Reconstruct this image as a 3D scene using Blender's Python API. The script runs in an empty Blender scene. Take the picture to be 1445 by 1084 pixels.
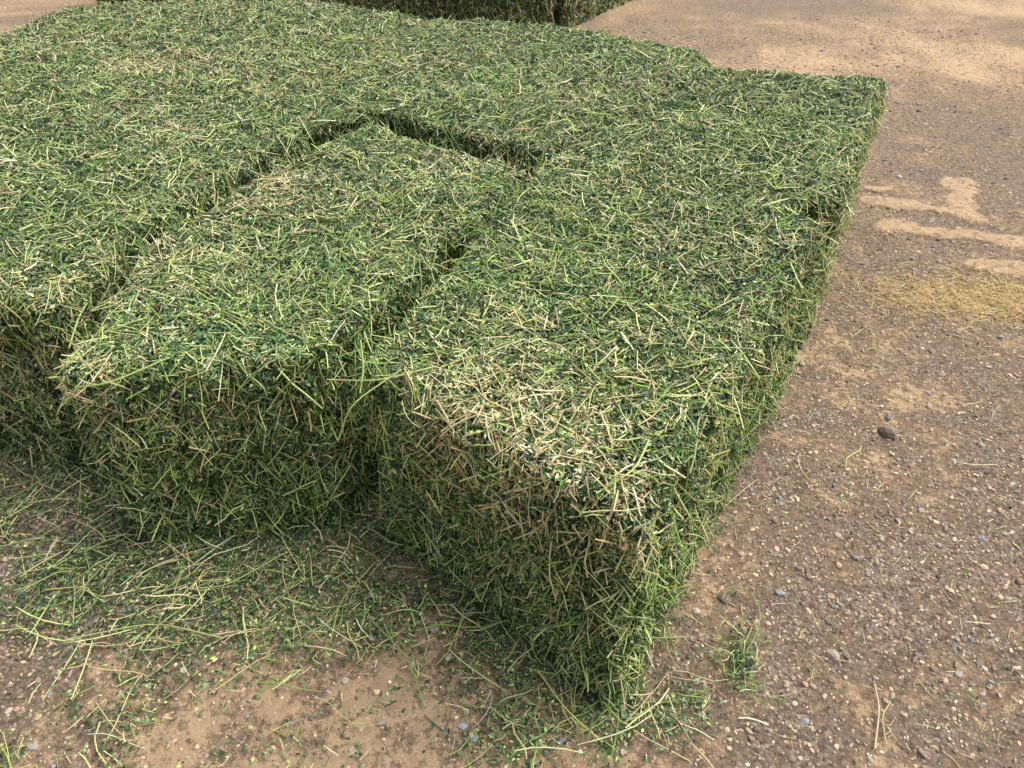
import bpy, math, numpy as np
from mathutils import Vector
rng=np.random.default_rng(7)
TAB=np.random.default_rng(3).random(65536)

def vnoise(p):
    i=np.floor(p).astype(np.int64); f=p-i; f=f*f*(3-2*f)
    r=0
    for dx in (0,1):
        for dy in (0,1):
            for dz in (0,1):
                h=((i[:,0]+dx)*73856093)^((i[:,1]+dy)*19349663)^((i[:,2]+dz)*83492791)
                h=(h^(h>>13))&65535
                w=(f[:,0] if dx else 1-f[:,0])*(f[:,1] if dy else 1-f[:,1])*(f[:,2] if dz else 1-f[:,2])
                r=r+w*TAB[h]
    return r
def fbm(p,o=3):
    r=0;a=.5;t=0
    for k in range(o):
        r=r+a*vnoise(p*(2**k)+17.3*k); t+=a; a*=.5
    return r/t          # 0..1
def fb(p,s,o=3,off=0): return fbm(p*s+off,o)*2-1
def unit(v): return v/np.maximum(np.linalg.norm(v,axis=-1,keepdims=True),1e-9)
def sst(a,b,x):
    t=np.clip((x-a)/(b-a),0,1); return t*t*(3-2*t)

# ---------------------------------------------------------------- mesh packing
class Pack:
    def __init__(s): s.v=[];s.c=[];s.f=[];s.n=0
    def add(s,v,c,f,mat=0,smooth=False):
        v=v.reshape(-1,3); s.v.append(v); s.c.append(c.reshape(-1,3))
        s.f.append((f+s.n,mat,smooth)); s.n+=len(v)
    def build(s,name,mats):
        V=np.concatenate(s.v).astype(np.float32); C=np.concatenate(s.c)
        C=np.concatenate([np.clip(C,0,1),np.ones((len(C),1))],1).astype(np.float32)
        me=bpy.data.meshes.new(name)
        tot=[np.full(len(f),f.shape[1],np.int32) for f,_,_ in s.f]
        mi=np.concatenate([np.full(len(f),m,np.int32) for f,m,_ in s.f])
        sm=np.concatenate([np.full(len(f),k,bool) for f,_,k in s.f])
        tot=np.concatenate(tot); L=np.concatenate([f.ravel() for f,_,_ in s.f]).astype(np.int32)
        st=np.concatenate([[0],np.cumsum(tot)[:-1]]).astype(np.int32)
        me.vertices.add(len(V)); me.vertices.foreach_set("co",V.ravel())
        me.loops.add(len(L)); me.loops.foreach_set("vertex_index",L)
        me.polygons.add(len(tot)); me.polygons.foreach_set("loop_start",st)
        me.polygons.foreach_set("material_index",mi)
        me.polygons.foreach_set("use_smooth",sm)
        me.update(calc_edges=True)
        a=me.attributes.new("Col",'FLOAT_COLOR','POINT'); a.data.foreach_set("color",C.ravel())
        for m in mats: me.materials.append(m)
        o=bpy.data.objects.new(name,me); bpy.context.collection.objects.link(o)
        return o

def tangent_frame(N,n):
    r=unit(rng.normal(size=(n,3))); t=r-(r*N).sum(1,keepdims=True)*N
    t=unit(t); return t,np.cross(N,t)

def add_stems(pk,P,N,L,W,C,tilt=.25,lift=.004,bend=.12,mat=0,upbias=0,seg=2):
    n=len(P)
    if n==0: return
    t,b=tangent_frame(N,n)
    if upbias:   # flakes pressed on edge: side stems lean towards upright
        z=np.array([0,0,1.])-N*N[:,2:3]
        t=unit(t+z*np.sign(t[:,2:3])*upbias)
    d=unit(t+N*rng.normal(0,tilt,(n,1)))
    L=L[:,None]; W=W[:,None]
    P=P+N*(lift*rng.random((n,1))+.0005)
    u=unit(N-(N*d).sum(1,keepdims=True)*d); v=np.cross(d,u)
    bd=(u*rng.normal(0,.5,(n,1))+v*rng.normal(0,1,(n,1)))*L*bend
    bd2=(v*rng.normal(0,1,(n,1)))*L*bend*.5
    pts=[]
    for k in range(seg+1):
        q=k/seg-.5
        pts.append(P+d*L*q+bd*(1-4*q*q)+bd2*math.sin(q*6.28))
    V=np.zeros((n,(seg+1)*3,3)); CC=np.zeros_like(V)
    for k,c in enumerate(pts):
        for j in range(3):
            a=j*2.0944+.5
            rr=W*.5*(1 if k<seg else .7)
            V[:,k*3+j]=c+rr*(math.cos(a)*u*.8+math.sin(a)*v)
            CC[:,k*3+j]=C*(1.0 if k!=0 else .85)
    F=[]
    for k in range(seg):
        for j in range(3):
            F.append([k*3+j,k*3+(j+1)%3,(k+1)*3+(j+1)%3,(k+1)*3+j])
    F=np.array(F)[None]+(np.arange(n)*(seg+1)*3)[:,None,None]
    pk.add(V,CC,F.reshape(-1,4),mat,True)

def add_leaves(pk,P,N,L,W,C,tilt=.5,lift=.004,mat=0):
    n=len(P)
    if n==0: return
    NN=unit(N+rng.normal(0,tilt,(n,3)))
    t,b=tangent_frame(NN,n)
    P=P+N*(lift*rng.random((n,1))+.0008)
    L=L[:,None];W=W[:,None]
    fold=NN*W*rng.uniform(-.2,.5,(n,1)); curl=NN*L*rng.uniform(-.15,.3,(n,1))
    V=np.stack([P-t*L*.5+curl*.5, P+b*W*.5+fold+t*L*.08, P+t*L*.5+curl*.5, P-b*W*.5+fold+t*L*.08, P-t*L*.1],1)
    CC=np.repeat(C[:,None,:],5,1)
    F=np.array([[0,1,4],[4,1,2],[4,2,3],[0,4,3]])[None]+(np.arange(n)*5)[:,None,None]
    pk.add(V,CC,F.reshape(-1,3),mat,False)

# ---------------------------------------------------------------- colours (linear albedo)
def lin(h): 
    c=np.array(h)/255.; return np.where(c<=.04045,c/12.92,((c+.055)/1.055)**2.4)
LEAF=1.32*np.array([lin(x) for x in [(56,84,48),(62,92,52),(78,108,62),(46,72,44),(94,120,74),(76,99,68),(112,130,94),(84,102,60),(42,64,40)]])
GST=1.48*np.array([lin(x) for x in [(140,164,80),(158,174,98),(124,152,74),(172,182,116),(110,140,68),(190,198,138),(150,162,104)]])
YST=1.25*np.array([lin(x) for x in [(216,208,160),(206,194,140),(226,216,174),(194,178,130),(210,186,146),(204,200,142)]])
BRN=1.1*np.array([lin(x) for x in [(164,118,88),(140,98,74),(182,142,110)]])
def pick(A,n,j=.16):
    c=A[rng.integers(0,len(A),n)]
    return c*np.exp(rng.normal(0,j,(n,1)))*np.exp(rng.normal(0,.04,(n,3)))
def clump(P):
    a=fb(P,9,2,61); b=fb(P,30,2,17); c=fb(P,1.6,2,40)
    return np.exp(.28*a+.30*b+.18*c)[:,None]

STRAWSPOTS=[(-.03,1.235,.13,.95),(-.12,1.33,.08,.6),(.08,1.08,.09,.7),(.19,.93,.08,.95),(-.82,2.46,.17,.7),(-.22,2.66,.13,.6),(-1.84,3.95,.25,.8),(-.98,1.42,.06,.5),(.55,2.0,.18,.2),(.25,3.3,.2,.25),(-1.3,3.0,.2,.25)]
def strawmask(P,dry=0):
    m=.14+.26*np.clip(fb(P,2.2,3,5)*1.6,-.4,1)+dry
    for x,y,r,a in STRAWSPOTS:
        d=np.hypot(P[:,0]-x,P[:,1]-y)+.06*fb(P,12,2,9)
        m=m+a*np.exp(-(d/r)**2)*sst(.40,.55,P[:,2])
    return np.clip(m,0.02,.9)

# ---------------------------------------------------------------- materials
def mat_hay():
    m=bpy.data.materials.new("hay_fibre"); m.use_nodes=True; nt=m.node_tree; b=nt.nodes["Principled BSDF"]
    a=nt.nodes.new("ShaderNodeAttribute"); a.attribute_name="Col"
    tc=nt.nodes.new("ShaderNodeTexCoord")
    n=nt.nodes.new("ShaderNodeTexNoise"); n.inputs["Scale"].default_value=160; n.inputs["Detail"].default_value=2
    nt.links.new(tc.outputs["Object"],n.inputs["Vector"])
    r=nt.nodes.new("ShaderNodeMapRange"); r.inputs[3].default_value=.6; r.inputs[4].default_value=1.4
    nt.links.new(n.outputs["Fac"],r.inputs[0])
    mx=nt.nodes.new("ShaderNodeVectorMath"); mx.operation='SCALE'
    nt.links.new(a.outputs["Color"],mx.inputs[0]); nt.links.new(r.outputs[0],mx.inputs["Scale"])
    nt.links.new(mx.outputs[0],b.inputs["Base Color"])
    b.inputs["Roughness"].default_value=.5; b.inputs["Specular IOR Level"].default_value=.6
    return m
def mat_core():
    m=bpy.data.materials.new("hay_core"); m.use_nodes=True; nt=m.node_tree; b=nt.nodes["Principled BSDF"]
    tc=nt.nodes.new("ShaderNodeTexCoord")
    n=nt.nodes.new("ShaderNodeTexNoise"); n.inputs["Scale"].default_value=90; n.inputs["Detail"].default_value=6
    nt.links.new(tc.outputs["Object"],n.inputs["Vector"])
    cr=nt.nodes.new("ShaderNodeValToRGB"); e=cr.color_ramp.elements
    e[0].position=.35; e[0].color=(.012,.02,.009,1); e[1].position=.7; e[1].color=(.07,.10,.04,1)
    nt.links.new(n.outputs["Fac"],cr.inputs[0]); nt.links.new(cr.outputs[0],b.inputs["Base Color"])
    bp=nt.nodes.new("ShaderNodeBump"); bp.inputs["Distance"].default_value=.01; nt.links.new(n.outputs["Fac"],bp.inputs["Height"])
    nt.links.new(bp.outputs[0],b.inputs["Normal"]); b.inputs["Roughness"].default_value=.9
    return m
HAY=mat_hay(); CORE=mat_core()
CAM=np.array([0,0,1.65])

# ---------------------------------------------------------------- bales
def bale(poly,h,seed,dens=1.0,dry=0.0,r=.024):
    poly=np.array(poly,float)
    A=.5*np.sum(poly[:,0]*np.roll(poly[:,1],-1)-np.roll(poly[:,0],-1)*poly[:,1])
    if A<0: poly=poly[::-1]
    step=.01; pts=[]
    for a,b in zip(poly,np.roll(poly,-1,0)):
        k=max(2,int(np.linalg.norm(b-a)/step)); pts.append(a+(b-a)*np.linspace(0,1,k,endpoint=False)[:,None])
    pts=np.concatenate(pts)
    for _ in range(2):
        pts=sum(np.roll(pts,k,0) for k in range(-2,3))/5
    per=np.linalg.norm(np.roll(pts,-1,0)-pts,axis=1).sum()
    n=int(per/.015); s=np.concatenate([[0],np.cumsum(np.linalg.norm(np.roll(pts,-1,0)-pts,axis=1))])
    pp=np.concatenate([pts,pts[:1]]); ss=np.linspace(0,per,n,endpoint=False)
    R=np.stack([np.interp(ss,s,pp[:,0]),np.interp(ss,s,pp[:,1])],1)
    tg=unit(np.roll(R,-2,0)-np.roll(R,2,0)); out=np.stack([tg[:,1],-tg[:,0]],1)
    c=R.mean(0); Rm=np.linalg.norm(R-c,axis=1).mean()
    prof=[]
    zs=np.linspace(-.02,h-r,int(h/.016))
    for z in zs: prof.append((0,z,0))
    for t in np.linspace(0,math.pi/2,5)[1:]: prof.append((r*(1-math.cos(t)),h-r+r*math.sin(t),t))
    for d in np.linspace(r,Rm*.999,int(Rm/.017))[1:]: prof.append((d,h,math.pi/2))
    rows=[];nr=[]
    for d,z,t in prof:
        q=c+(R-c)*(1-d/Rm)
        rows.append(np.concatenate([q,np.full((n,1),z)],1))
        nr.append(np.concatenate([out*math.cos(t),np.full((n,1),math.sin(t))],1))
    G=np.array(rows); NR=np.array(nr); m=len(prof)
    P=G.reshape(-1,3); Q=NR.reshape(-1,3); top=Q[:,2]
    o=seed*13.7
    dsp=top*.018*fb(P,2.2,2,3)+(1-top)*.012*fb(P,2.6,2,o)+.014*fb(P,9,3,o)+(.018+.016*(1-top))*fb(P,24,3,o)
    arc=np.tile(ss,m)
    fl=np.abs(np.sin(arc*math.pi/.11+1.8*fb(P,2.5,2,o+5)))
    dsp=dsp-(1-top)*.065*(1-fl)**2.6*(.3+.9*np.clip(fb(P,4,2,o+2)+.5,0,1))
    dd=np.repeat([p[0] for p in prof],n)
    edge=np.exp(-dd/.035)*sst(h-.07,h-.02,P[:,2])
    dsp=dsp-edge*(.002+.022*np.clip(fb(P,6,3,o+9)*1.5,0,1))
    P=P+Q*dsp[:,None]
    idx=np.arange(m*n).reshape(m,n)
    f=np.stack([idx[:-1],np.roll(idx[:-1],-1,1),np.roll(idx[1:],-1,1),idx[1:]],-1).reshape(-1,4)
    pk=Pack()
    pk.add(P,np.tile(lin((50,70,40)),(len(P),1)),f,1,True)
    T=np.concatenate([f[:,[0,1,2]],f[:,[0,2,3]]]); a,b_,c_=P[T[:,0]],P[T[:,1]],P[T[:,2]]
    cr=np.cross(b_-a,c_-a); ar=np.linalg.norm(cr,axis=1)*.5; nn=unit(cr)
    cen=(a+b_+c_)/3
    dist=np.linalg.norm(cen-CAM,axis=1)
    view=((CAM-cen)*nn).sum(1)/dist
    w=np.clip(2.1/dist,.28,1.2)**1.2*np.where(view>-.05,1,.3)
    rate=ar*w*dens
    def samp(per_m2):
        tot=int(rate.sum()*per_m2); cs=np.cumsum(rate); k=np.searchsorted(cs,rng.random(tot)*cs[-1]); k=np.clip(k,0,len(T)-1)
        u=rng.random((tot,2)); sw=u.sum(1)>1; u[sw]=1-u[sw]
        p=a[k]+(b_[k]-a[k])*u[:,:1]+(c_[k]-a[k])*u[:,1:]
        return p,nn[k],dist[k]
    def big(d): return 1+np.clip((d-2.2)*.08,0,.5)
    # leaves
    p,N,d=samp(26000); sm=strawmask(p,dry); n_=len(p)
    C=pick(LEAF,n_,.40); g=rng.random(n_); sel=g<sm*.4+.04
    C[sel]=pick(GST,sel.sum()); sel=g<sm*.28; C[sel]=pick(YST,sel.sum()); sel=g>.98; C[sel]=pick(BRN,sel.sum())
    add_leaves(pk,p,N,rng.uniform(.008,.022,n_)*big(d),rng.uniform(.004,.010,n_)*big(d),C*clump(p),.5,.013)
    # chopped stems, thinner where the leaf clumps are
    p,N,d=samp(15500); k=rng.random(len(p))<.82-.9*fb(p,13,2,88); p,N,d=p[k],N[k],d[k]
    sm=strawmask(p,dry); n_=len(p); topm=N[:,2]>.6
    C=pick(GST,n_,.3); g=rng.random(n_); sel=g<sm*1.0+.08*topm+.05*(d-1.5); C[sel]=pick(YST,sel.sum(),.2); sel=g>.975; C[sel]=pick(BRN,sel.sum())
    sel=(g>.62)&(g<=.975); C[sel]=pick(LEAF,sel.sum())*1.4
    L=np.exp(rng.normal(math.log(.025),.5,n_))*big(d); W=rng.uniform(.0018,.0050,n_)*big(d)
    add_stems(pk,p,N,L,W,C*clump(p),.28,.012,.02,upbias=.45)
    # long stems
    p,N,d=samp(1050); sm=strawmask(p,dry); n_=len(p)
    C=pick(GST,n_,.2); g=rng.random(n_); sel=g<sm+.2; C[sel]=pick(YST,sel.sum())
    L=rng.uniform(.06,.16,n_)*np.where(N[:,2]>.6,.8,1); W=rng.uniform(.0026,.0055,n_)*big(d)
    add_stems(pk,p,N,L,W,C,.14,.018,.04,upbias=.45,seg=3)
    # wisps that stand off the bale
    p,N,d=samp(480); n_=len(p); C=pick(GST,n_,.2)
    add_stems(pk,p+N*.010,N,rng.uniform(.03,.10,n_),rng.uniform(.0018,.0036,n_)*big(d),C,.7,.012,.08,seg=4)
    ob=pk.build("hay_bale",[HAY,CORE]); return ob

bale([(.235,.89),(1.01,2.17),(.85,2.31),(.11,2.645),(-.115,2.07),(-.15,1.92),(-.365,1.42)],.61,1,r=.028)
bale([(-.485,1.44),(-.245,1.93),(-.20,2.08),(-.135,2.12),(.06,2.61),(-.59,3.10),(-.755,2.84),(-.965,2.34),(-1.09,2.14),(-1.10,2.05),(-1.05,1.37)],.60,2)
bale([(1.10,2.34),(1.81,3.74),(.95,3.95),(.10,2.67),(.85,2.29)],.605,3)
bale([(.12,2.72),(1.02,3.95),(.98,4.25),(.2,4.8),(-.45,5.0),(-.93,3.6),(-.80,3.02),(-.57,3.22)],.615,4)
bale([(-1.195,1.64),(-1.165,2.12),(-1.045,2.42),(-.885,2.86),(-.84,3.04),(-.84,3.66),(-1.95,3.82),(-2.5,2.0)],.61,5)
bale([(-.86,3.58),(-.42,4.94),(-1.4,5.6),(-2.25,5.7),(-1.96,3.70)],.61,6)
bale([(-1.9,3.70),(-2.18,5.66),(-2.9,5.4),(-3.0,4.3),(-2.95,3.0),(-2.40,2.1)],.60,7)
bale([(.37,7.45),(-.05,8.6),(-4.0,9.3),(-4.2,8.25)],.62,8,.8,.15)
bale([(.50,7.50),(1.38,8.97),(.7,9.6),(.02,8.7)],.62,9,.8,.15)

# ---------------------------------------------------------------- ground
def seg_d(x,y,a,b):
    a=np.array(a);b=np.array(b);d=b-a
    t=np.clip(((x-a[0])*d[0]+(y-a[1])*d[1])/(d@d),0,1)
    return np.hypot(x-a[0]-t*d[0],y-a[1]-t*d[1])
BARS=[((1.86,3.36),(2.46,3.2),.085),((1.90,3.65),(2.25,3.54),.075),((2.47,3.92),(2.30,3.50),.11),((1.95,3.83),(2.07,3.84),.035),((2.15,2.98),(2.6,2.85),.11)]
def ground_fn(x,y):
    p=np.stack([x,y,np.zeros_like(x)],1)
    z=.010*fb(p,1.3,3,3)+.006*fb(p,7,3,8)+.0036*fb(p,34,3,2)
    bars=np.zeros_like(x)
    wob=.07*fb(p,9,4,4)
    for a,b,w in BARS: bars=np.maximum(bars,1-sst(w*.55,w*1.2,seg_d(x,y,a,b)+wob))
    z=z+bars*.015
    sand=np.clip(.45+.60*fb(p,2.3,5,21)+.65*fb(p,11,3,31),0,1)
    sand=sand*(1-.30*sst(1.8,3.2,y)*sst(0,.8,x)*(1-sst(4.5,7,y)))
    sand=np.clip(sand+.30*(1-sst(.95,1.25,y))*(1-sst(.1,.5,x))*sst(-1.0,-.7,x)-.30*(1-sst(-1.15,-.9,x))*(1-sst(1.8,2,y)),0,1)
    far=sst(4.2,6.0,y)
    sand=np.clip(sand*(1-far)+far*(.48+.75*fb(p,.8,3,44)+.35*fb(p,5,4,31)),0,1)
    sand=np.maximum(sand,bars*.95)
    straw=np.exp(-(((x-1.95)/.42)**2+((y-2.7)/.17)**2)**1.3)
    sand=np.maximum(sand,straw*.75)
    return z,sand,bars
def axis(lo,hi,s,far):
    mid=np.arange(lo,hi+s/2,s); o=[];d=s;v=hi
    while v<far: d*=1.07; v+=d; o.append(v)
    i=[];d=s;v=lo
    while v>-far: d*=1.12; v-=d; i.append(v)
    return np.array(i[::-1]+list(mid)+o)
X=axis(-1.8,3.2,.0105,300); Y=axis(.45,5.2,.0105,300)
gx,gy=np.meshgrid(X,Y); gz,sand,_=ground_fn(gx.ravel(),gy.ravel())
gz=np.where(np.hypot(gx.ravel(),gy.ravel())>40,0,gz)
V=np.stack([gx.ravel(),gy.ravel(),gz],1)
idx=np.arange(len(V)).reshape(gx.shape)
f=np.stack([idx[:-1,:-1],idx[:-1,1:],idx[1:,1:],idx[1:,:-1]],-1).reshape(-1,4)
def mat_ground():
    m=bpy.data.materials.new("dirt_and_gravel"); m.use_nodes=True; nt=m.node_tree; b=nt.nodes["Principled BSDF"]; N=nt.nodes.new; Lk=nt.links.new
    tc=N("ShaderNodeTexCoord"); at=N("ShaderNodeAttribute"); at.attribute_name="Col"
    sp=N("ShaderNodeSeparateColor"); Lk(at.outputs["Color"],sp.inputs[0])
    n1=N("ShaderNodeTexNoise"); n1.inputs["Scale"].default_value=38; n1.inputs["Detail"].default_value=8; n1.inputs["Roughness"].default_value=.78
    Lk(tc.outputs["Object"],n1.inputs["Vector"])
    ad=N("ShaderNodeMath"); ad.operation='MULTIPLY_ADD'; ad.inputs[1].default_value=3.4; Lk(n1.outputs["Fac"],ad.inputs[0]); 
    s2=N("ShaderNodeMath"); s2.operation='SUBTRACT'; Lk(sp.outputs[0],s2.inputs[0]); s2.inputs[1].default_value=1.68; Lk(s2.outputs[0],ad.inputs[2])
    mr=N("ShaderNodeMapRange"); mr.interpolation_type='SMOOTHSTEP'; mr.inputs[1].default_value=.05; mr.inputs[2].default_value=.85; Lk(ad.outputs[0],mr.inputs[0])
    vo=N("ShaderNodeTexVoronoi"); vo.inputs["Scale"].default_value=120; Lk(tc.outputs["Object"],vo.inputs["Vector"])
    s3=N("ShaderNodeSeparateColor"); Lk(vo.outputs["Color"],s3.inputs[0])
    cr=N("ShaderNodeValToRGB"); e=cr.color_ramp.elements
    def L4(c): return tuple(lin(c))+(1,)
    e[0].position=0; e[0].color=L4((120,103,90)); e[1].position=1; e[1].color=L4((224,202,176))
    for p,c in ((.3,(158,136,119)),(.55,(187,163,141)),(.8,(166,152,140))):
        k=e.new(p); k.color=L4(c)
    Lk(s3.outputs[0],cr.inputs[0])
    sc=N("ShaderNodeValToRGB"); e=sc.color_ramp.elements
    e[0].position=.3; e[0].color=L4((190,158,126)); e[1].position=.7; e[1].color=L4((236,204,165))
    n2=N("ShaderNodeTexNoise"); n2.inputs["Scale"].default_value=20; n2.inputs["Detail"].default_value=9; n2.inputs["Roughness"].default_value=.8; Lk(tc.outputs["Object"],n2.inputs["Vector"])
    Lk(n2.outputs["Fac"],sc.inputs[0])
    mx=N("ShaderNodeMix"); mx.data_type='RGBA'; Lk(mr.outputs[0],mx.inputs[0]); Lk(cr.outputs[0],mx.inputs[6]); Lk(sc.outputs[0],mx.inputs[7])
    Lk(mx.outputs[2],b.inputs["Base Color"])
    inv=N("ShaderNodeMath"); inv.operation='SUBTRACT'; inv.inputs[0].default_value=1; Lk(mr.outputs[0],inv.inputs[1])
    h=N("ShaderNodeMath"); h.operation='MULTIPLY'; Lk(vo.outputs["Distance"],h.inputs[0]); h.inputs[1].default_value=-1.1
    h1=N("ShaderNodeMath"); h1.operation='MULTIPLY'; Lk(h.outputs[0],h1.inputs[0]); Lk(inv.outputs[0],h1.inputs[1])
    h2=N("ShaderNodeMath"); h2.operation='MULTIPLY_ADD'; Lk(n1.outputs["Fac"],h2.inputs[0]); h2.inputs[1].default_value=1.6; Lk(h1.outputs[0],h2.inputs[2])
    bp=N("ShaderNodeBump"); bp.inputs["Strength"].default_value=1; bp.inputs["Distance"].default_value=.012; Lk(h2.outputs[0],bp.inputs["Height"])
    Lk(bp.outputs[0],b.inputs["Normal"]); b.inputs["Roughness"].default_value=.95; b.inputs["Specular IOR Level"].default_value=.2
    return m
pk=Pack(); pk.add(V,np.repeat(sand[:,None],3,1),f,0,True); pk.build("ground",[mat_ground()])

# ---------------------------------------------------------------- gravel
import bmesh
def ico(sub):
    bm=bmesh.new(); bmesh.ops.create_icosphere(bm,subdivisions=sub,radius=1)
    v=np.array([x.co[:] for x in bm.verts]); f=np.array([[q.index for q in x.verts] for x in bm.faces]); bm.free(); return v,f
def mat_attr(name,rough,sc=300):
    m=bpy.data.materials.new(name); m.use_nodes=True; nt=m.node_tree; b=nt.nodes["Principled BSDF"]
    a=nt.nodes.new("ShaderNodeAttribute"); a.attribute_name="Col"
    tc=nt.nodes.new("ShaderNodeTexCoord"); n=nt.nodes.new("ShaderNodeTexNoise"); n.inputs["Scale"].default_value=sc; n.inputs["Detail"].default_value=4
    nt.links.new(tc.outputs["Object"],n.inputs["Vector"])
    r=nt.nodes.new("ShaderNodeMapRange"); r.inputs[3].default_value=.6; r.inputs[4].default_value=1.4; nt.links.new(n.outputs["Fac"],r.inputs[0])
    mx=nt.nodes.new("ShaderNodeVectorMath"); mx.operation='SCALE'
    nt.links.new(a.outputs["Color"],mx.inputs[0]); nt.links.new(r.outputs[0],mx.inputs["Scale"]); nt.links.new(mx.outputs[0],b.inputs["Base Color"])
    b.inputs["Roughness"].default_value=rough; return m
STN=np.array([lin(x) for x in [(158,150,140),(142,142,144),(180,166,150),(164,142,124),(122,112,104),(194,184,170),(140,127,115),(168,155,142),(146,150,154)]])
DRT=np.array([lin(x) for x in [(188,163,140),(168,144,125),(208,182,152),(150,130,114),(216,190,156),(178,163,146)]])
def stones(pk,x,y,size,pal,sub,flat=.65):
    v0,f0=ico(sub); n=len(x); z,s,_=ground_fn(x,y)
    v=np.repeat(v0[None],n,0)
    for k in range(3 if sub==1 else 6):
        d=unit(rng.normal(size=(n,3))); h=rng.uniform(.45,.85,(n,1)); q=(v*d[:,None]).sum(2)
        v=v-d[:,None]*np.clip(q-h,0,None)[:,:,None]
    v=v*np.stack([rng.uniform(.7,1.3,n),rng.uniform(.6,1.0,n),rng.uniform(.4,.8,n)*flat/.65],1)[:,None]
    a=rng.uniform(0,6.28,n); ca,sa=np.cos(a)[:,None],np.sin(a)[:,None]
    tl=rng.normal(0,.3,n)[:,None]; 
    vy=v[:,:,1]*np.cos(tl)-v[:,:,2]*np.sin(tl); vz=v[:,:,1]*np.sin(tl)+v[:,:,2]*np.cos(tl)
    vx=v[:,:,0]; v=np.stack([vx*ca-vy*sa,vx*sa+vy*ca,vz],2)*size[:,None,None]
    v=v+np.stack([x,y,z+size*.12],1)[:,None]
    C=np.repeat(pick(pal,n,.18)[:,None],len(v0),1)
    F=f0[None]+(np.arange(n)*len(v0))[:,None,None]
    pk.add(v,C,F.reshape(-1,3),0,False)
def scatter(n,x0,x1,y0,y1,keep):
    x=rng.uniform(x0,x1,n);y=rng.uniform(y0,y1,n); _,s,b=ground_fn(x,y); k=rng.random(n)<keep(x,y,s,b); return x[k],y[k]
pk=Pack()
kp=lambda x,y,s,b:(1.1-.75*s)*(1-.95*b)*np.clip(2.0/np.hypot(x,y)**1.1,.12,1)
x,y=scatter(165000,-1.7,4.2,.45,7.5,kp); stones(pk,x,y,np.exp(rng.normal(math.log(.0036),.35,len(x)))*(1+.10*np.hypot(x,y)),DRT,1)
x,y=scatter(12000,-1.7,4.5,.45,8,kp); stones(pk,x,y,np.exp(rng.normal(math.log(.0072),.35,len(x))),STN,1)
x,y=scatter(1000,-1.7,4.5,.45,8,lambda x,y,s,b:(1.1-.7*s)*(1-b)*.8); stones(pk,x,y,np.exp(rng.normal(math.log(.0125),.3,len(x))),STN,2)
pk.build("gravel",[mat_attr("stone",.85)])

# ---------------------------------------------------------------- litter
def gp(x,y):
    z,_,_=ground_fn(x,y); return np.stack([x,y,z],1)
UP=lambda n:np.tile(np.array([0,0,1.]),(n,1))
def litter_d(x,y):
    p=np.stack([x,y,0*x],1); w=.16*fb(p,3.5,3,51)+.14*fb(p,14,2,6)
    dA=seg_d(x,y,(.20,.93),(-.40,1.43)); dE=seg_d(x,y,(-1.04,1.37),(-.455,1.44)); dF=seg_d(x,y,(-2.4,1.9),(-1.19,1.66)); dR=seg_d(x,y,(.23,.90),(1.8,3.74))
    dJ=seg_d(x,y,(-.75,1.28),(-.30,1.20))
    d=np.exp(-(np.clip(dA+w-.05,0,9)/.12)**2)
    d=np.maximum(d,np.exp(-(np.clip(dJ+w-.13,0,9)/.10)**2))
    d=np.maximum(d,np.exp(-(np.clip(dE+w-.22,0,9)/.13)**2)); d=np.maximum(d,.5*np.exp(-(np.clip(dF+w-.15,0,9)/.30)**2))
    d=np.maximum(d,.5*np.exp(-(np.clip(dR+w*.5,0,9)/.06)**2))
    patch=sst(-.45,.15,fb(p,7,3,93))
    near=np.minimum(np.minimum(np.minimum(dA,dE),dF),dJ)
    d=d*(patch+(1-patch)*np.clip(1.25-near*5,.15,1))
    sp=.02+.09*(1-sst(-.5,.4,x))*(1-sst(.9,1.4,y))+.12*(1-sst(-1.0,-.5,x))
    return np.clip(d+sp*(.3+1.5*(fb(p,8,2,77)>.08)),0,1)
pk=Pack()
def lit(n,x0,x1,y0,y1,pw=1):
    x=rng.uniform(x0,x1,n);y=rng.uniform(y0,y1,n);k=rng.random(n)<litter_d(x,y)**pw*np.clip(2.6/np.hypot(x,y),.2,1); return gp(x[k],y[k])
p=lit(350000,-2.0,2.6,.45,4.2,1.15); n=len(p); C=pick(LEAF,n,.38); g=rng.random(n); C[g<.12]=pick(GST,(g<.12).sum())
add_leaves(pk,p,UP(n),rng.uniform(.006,.018,n),rng.uniform(.004,.009,n),C*clump(p),.5,.020)
p=lit(56000,-2.0,2.6,.45,4.2); n=len(p); C=pick(GST,n,.25); g=rng.random(n); s_=g<.32; C[s_]=pick(YST,s_.sum()); s_=g>.68; C[s_]=pick(LEAF,s_.sum())*1.3
add_stems(pk,p,UP(n),np.exp(rng.normal(math.log(.028),.5,n)),rng.uniform(.0014,.0038,n),C,.16,.022,.04)
p=lit(7500,-2.0,2.6,.45,4.2,1.0); n=len(p); C=pick(GST,n,.2); g=rng.random(n); s_=g<.38; C[s_]=pick(YST,s_.sum())
add_stems(pk,p+np.array([0,0,.010]),UP(n),rng.uniform(.05,.18,n),rng.uniform(.0022,.0048,n),C,.14,.024,.06,seg=4)
pk.build("hay_litter",[HAY])

pk=Pack()
n=2800; x=rng.normal(2.04,.28,n); y=rng.normal(2.70,.11,n)
C=pick(YST,n,.22)*np.array([.98,.84,.68])
add_stems(pk,gp(x,y),UP(n),rng.uniform(.02,.08,n),rng.uniform(.0014,.0028,n),C,.08,.008,.05)
x=rng.uniform(.4,3.2,1500); y=rng.uniform(.5,4,1500); n=1500
add_stems(pk,gp(x,y),UP(n),rng.uniform(.01,.05,n),rng.uniform(.001,.0022,n),pick(YST,n,.25),.06,.004,.06)
pk.build("straw_litter",[HAY])

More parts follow.
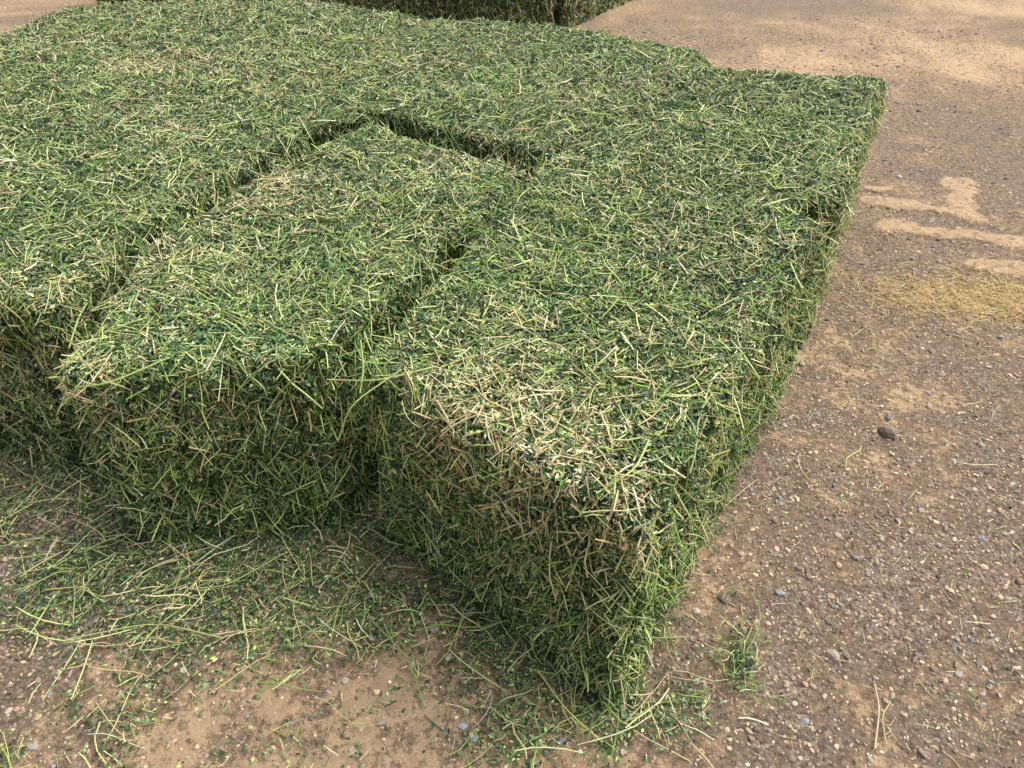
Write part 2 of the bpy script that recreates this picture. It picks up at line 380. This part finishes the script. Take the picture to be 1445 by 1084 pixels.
# wilted alfalfa sprig on the dirt
pk=Pack()
def path_stem(P,w,col):
    P=np.array(P,float); m=len(P); t=unit(np.gradient(P,axis=0)); u=np.cross(t,[0,0,1.]); u=unit(u); v=np.cross(t,u)
    V=np.concatenate([[P[k]+w*.5*(math.cos(a)*u[k]+math.sin(a)*v[k]) for a in (0,1.57,3.14,4.71)] for k in range(m)])
    F=np.array([[k*4+j,k*4+(j+1)%4,(k+1)*4+(j+1)%4,(k+1)*4+j] for k in range(m-1) for j in range(4)])
    pk.add(V,np.tile(col,(len(V),1)),F,0,True)
def curve(pts,n=14):
    pts=np.array(pts,float); t=np.linspace(0,len(pts)-1,n); q=np.stack([np.interp(t,range(len(pts)),pts[:,k]) for k in range(3)],1)
    for _ in range(3): q[1:-1]=(q[:-2]+q[1:-1]*2+q[2:])/4
    return q
path_stem(curve([(.55,1.0,.01),(.60,1.05,.02),(.645,1.13,.03),(.625,1.2,.035),(.57,1.22,.02),(.55,1.18,.012)]),.0042,lin((140,156,92)))
path_stem(curve([(.56,1.03,.015),(.52,1.01,.02),(.47,1.03,.01)]),.0036,lin((140,156,94)))
path_stem(curve([(.55,.93,.01),(.565,1.03,.03),(.61,1.10,.02)]),.0036,lin((170,170,110)))
n=230; a=rng.normal(0,1,(n,2)); x=.558+a[:,0]*.020+a[:,1]*.010; y=1.005+a[:,1]*.045; p=gp(x,y); p[:,2]+=rng.random(n)*.02
add_leaves(pk,p,UP(n),rng.uniform(.008,.018,n),rng.uniform(.004,.009,n),pick(LEAF,n,.3),.7,.01)
n=60; a=rng.normal(0,1,(n,2)); p=gp(.558+a[:,0]*.03+a[:,1]*.01,1.005+a[:,1]*.055); p[:,2]+=.01
add_stems(pk,p,UP(n),rng.uniform(.015,.06,n),rng.uniform(.0015,.003,n),pick(GST,n,.2),.3,.015,.08,seg=3)
pk.build("alfalfa_sprig",[HAY])
pk=Pack()
path_stem(curve([(.80,.79,.012),(.845,.88,.016),(.86,.95,.012)]),.0045,lin((216,196,160)))
path_stem(curve([(.83,.80,.01),(.84,.86,.02),(.88,.90,.01)]),.0038,lin((200,180,140)))
path_stem(curve([(.20,.80,.02),(.12,.86,.05),(.06,.95,.06)]),.0042,lin((190,190,110)))
path_stem(curve([(.02,.84,.012),(.10,.835,.014),(.16,.86,.012)]),.004,lin((130,150,80)))
pk.build("dry_stalk",[HAY])

pk=Pack()
for P,w,c in [([(-.25,1.34,.645),(-.36,1.27,.60),(-.40,1.26,.50)],.0048,(176,190,112)),
              ([(-.36,1.45,.65),(-.34,1.36,.635),(-.345,1.31,.60)],.005,(150,182,94)),
              ([(-.43,1.36,.60),(-.3,1.31,.635),(-.18,1.37,.63)],.0045,(186,196,126)),
              ([(.20,.93,.53),(.19,.95,.61),(.20,1.02,.635)],.005,(196,204,136)),
              ([(.16,.98,.62),(.24,1.03,.635),(.28,1.12,.63)],.005,(190,200,130)),
              ([(-1.0,1.33,.60),(-.9,1.30,.635),(-.80,1.40,.635)],.0045,(160,190,100)),
              ([(-.62,1.3,.05),(-.75,1.2,.04),(-.85,1.2,.03)],.0044,(170,180,110)),
              ([(-1.1,1.05,.03),(-.9,1.1,.03),(-.72,1.06,.02)],.0044,(180,190,120)),
              ([(-.35,1.1,.03),(-.25,1.0,.03),(-.2,.88,.02)],.0042,(140,170,90)),
              ([(-.45,1.05,.02),(-.44,1.15,.05),(-.36,1.2,.12)],.0042,(160,175,100))]:
    path_stem(curve(P),w,lin(c))
pk.build("loose_stems",[HAY])

# ---------------------------------------------------------------- light & camera
s=Vector((.65,.25,0)).normalized(); el=math.radians(62)
d=Vector((s.x*math.cos(el),s.y*math.cos(el),math.sin(el)))
sl=bpy.data.lights.new("sun",'SUN'); sl.energy=3.1; sl.angle=math.radians(55); sl.color=(1,.975,.93)
so=bpy.data.objects.new("sun",sl); so.rotation_euler=d.to_track_quat('Z','Y').to_euler(); bpy.context.collection.objects.link(so)
w=bpy.data.worlds.new("World"); bpy.context.scene.world=w; w.use_nodes=True; nt=w.node_tree
sk=nt.nodes.new("ShaderNodeTexSky"); sk.sky_type='NISHITA'; sk.sun_disc=False; sk.sun_elevation=el; sk.sun_rotation=math.atan2(d.x,d.y); sk.dust_density=4; sk.air_density=1
hs=nt.nodes.new("ShaderNodeHueSaturation"); hs.inputs["Saturation"].default_value=.45
nt.links.new(sk.outputs[0],hs.inputs["Color"])
nt.links.new(hs.outputs[0],nt.nodes["Background"].inputs[0]); nt.nodes["Background"].inputs[1].default_value=.15
c=bpy.data.cameras.new("camera"); c.lens=26; c.sensor_width=36; c.clip_start=.05; c.clip_end=1000
co=bpy.data.objects.new("camera",c); co.location=(0,0,1.65); co.rotation_euler=(math.radians(52),0,0); bpy.context.collection.objects.link(co)
sc=bpy.context.scene; sc.camera=co
sc.view_settings.view_transform='Standard'; sc.view_settings.look='None'; sc.view_settings.exposure=0
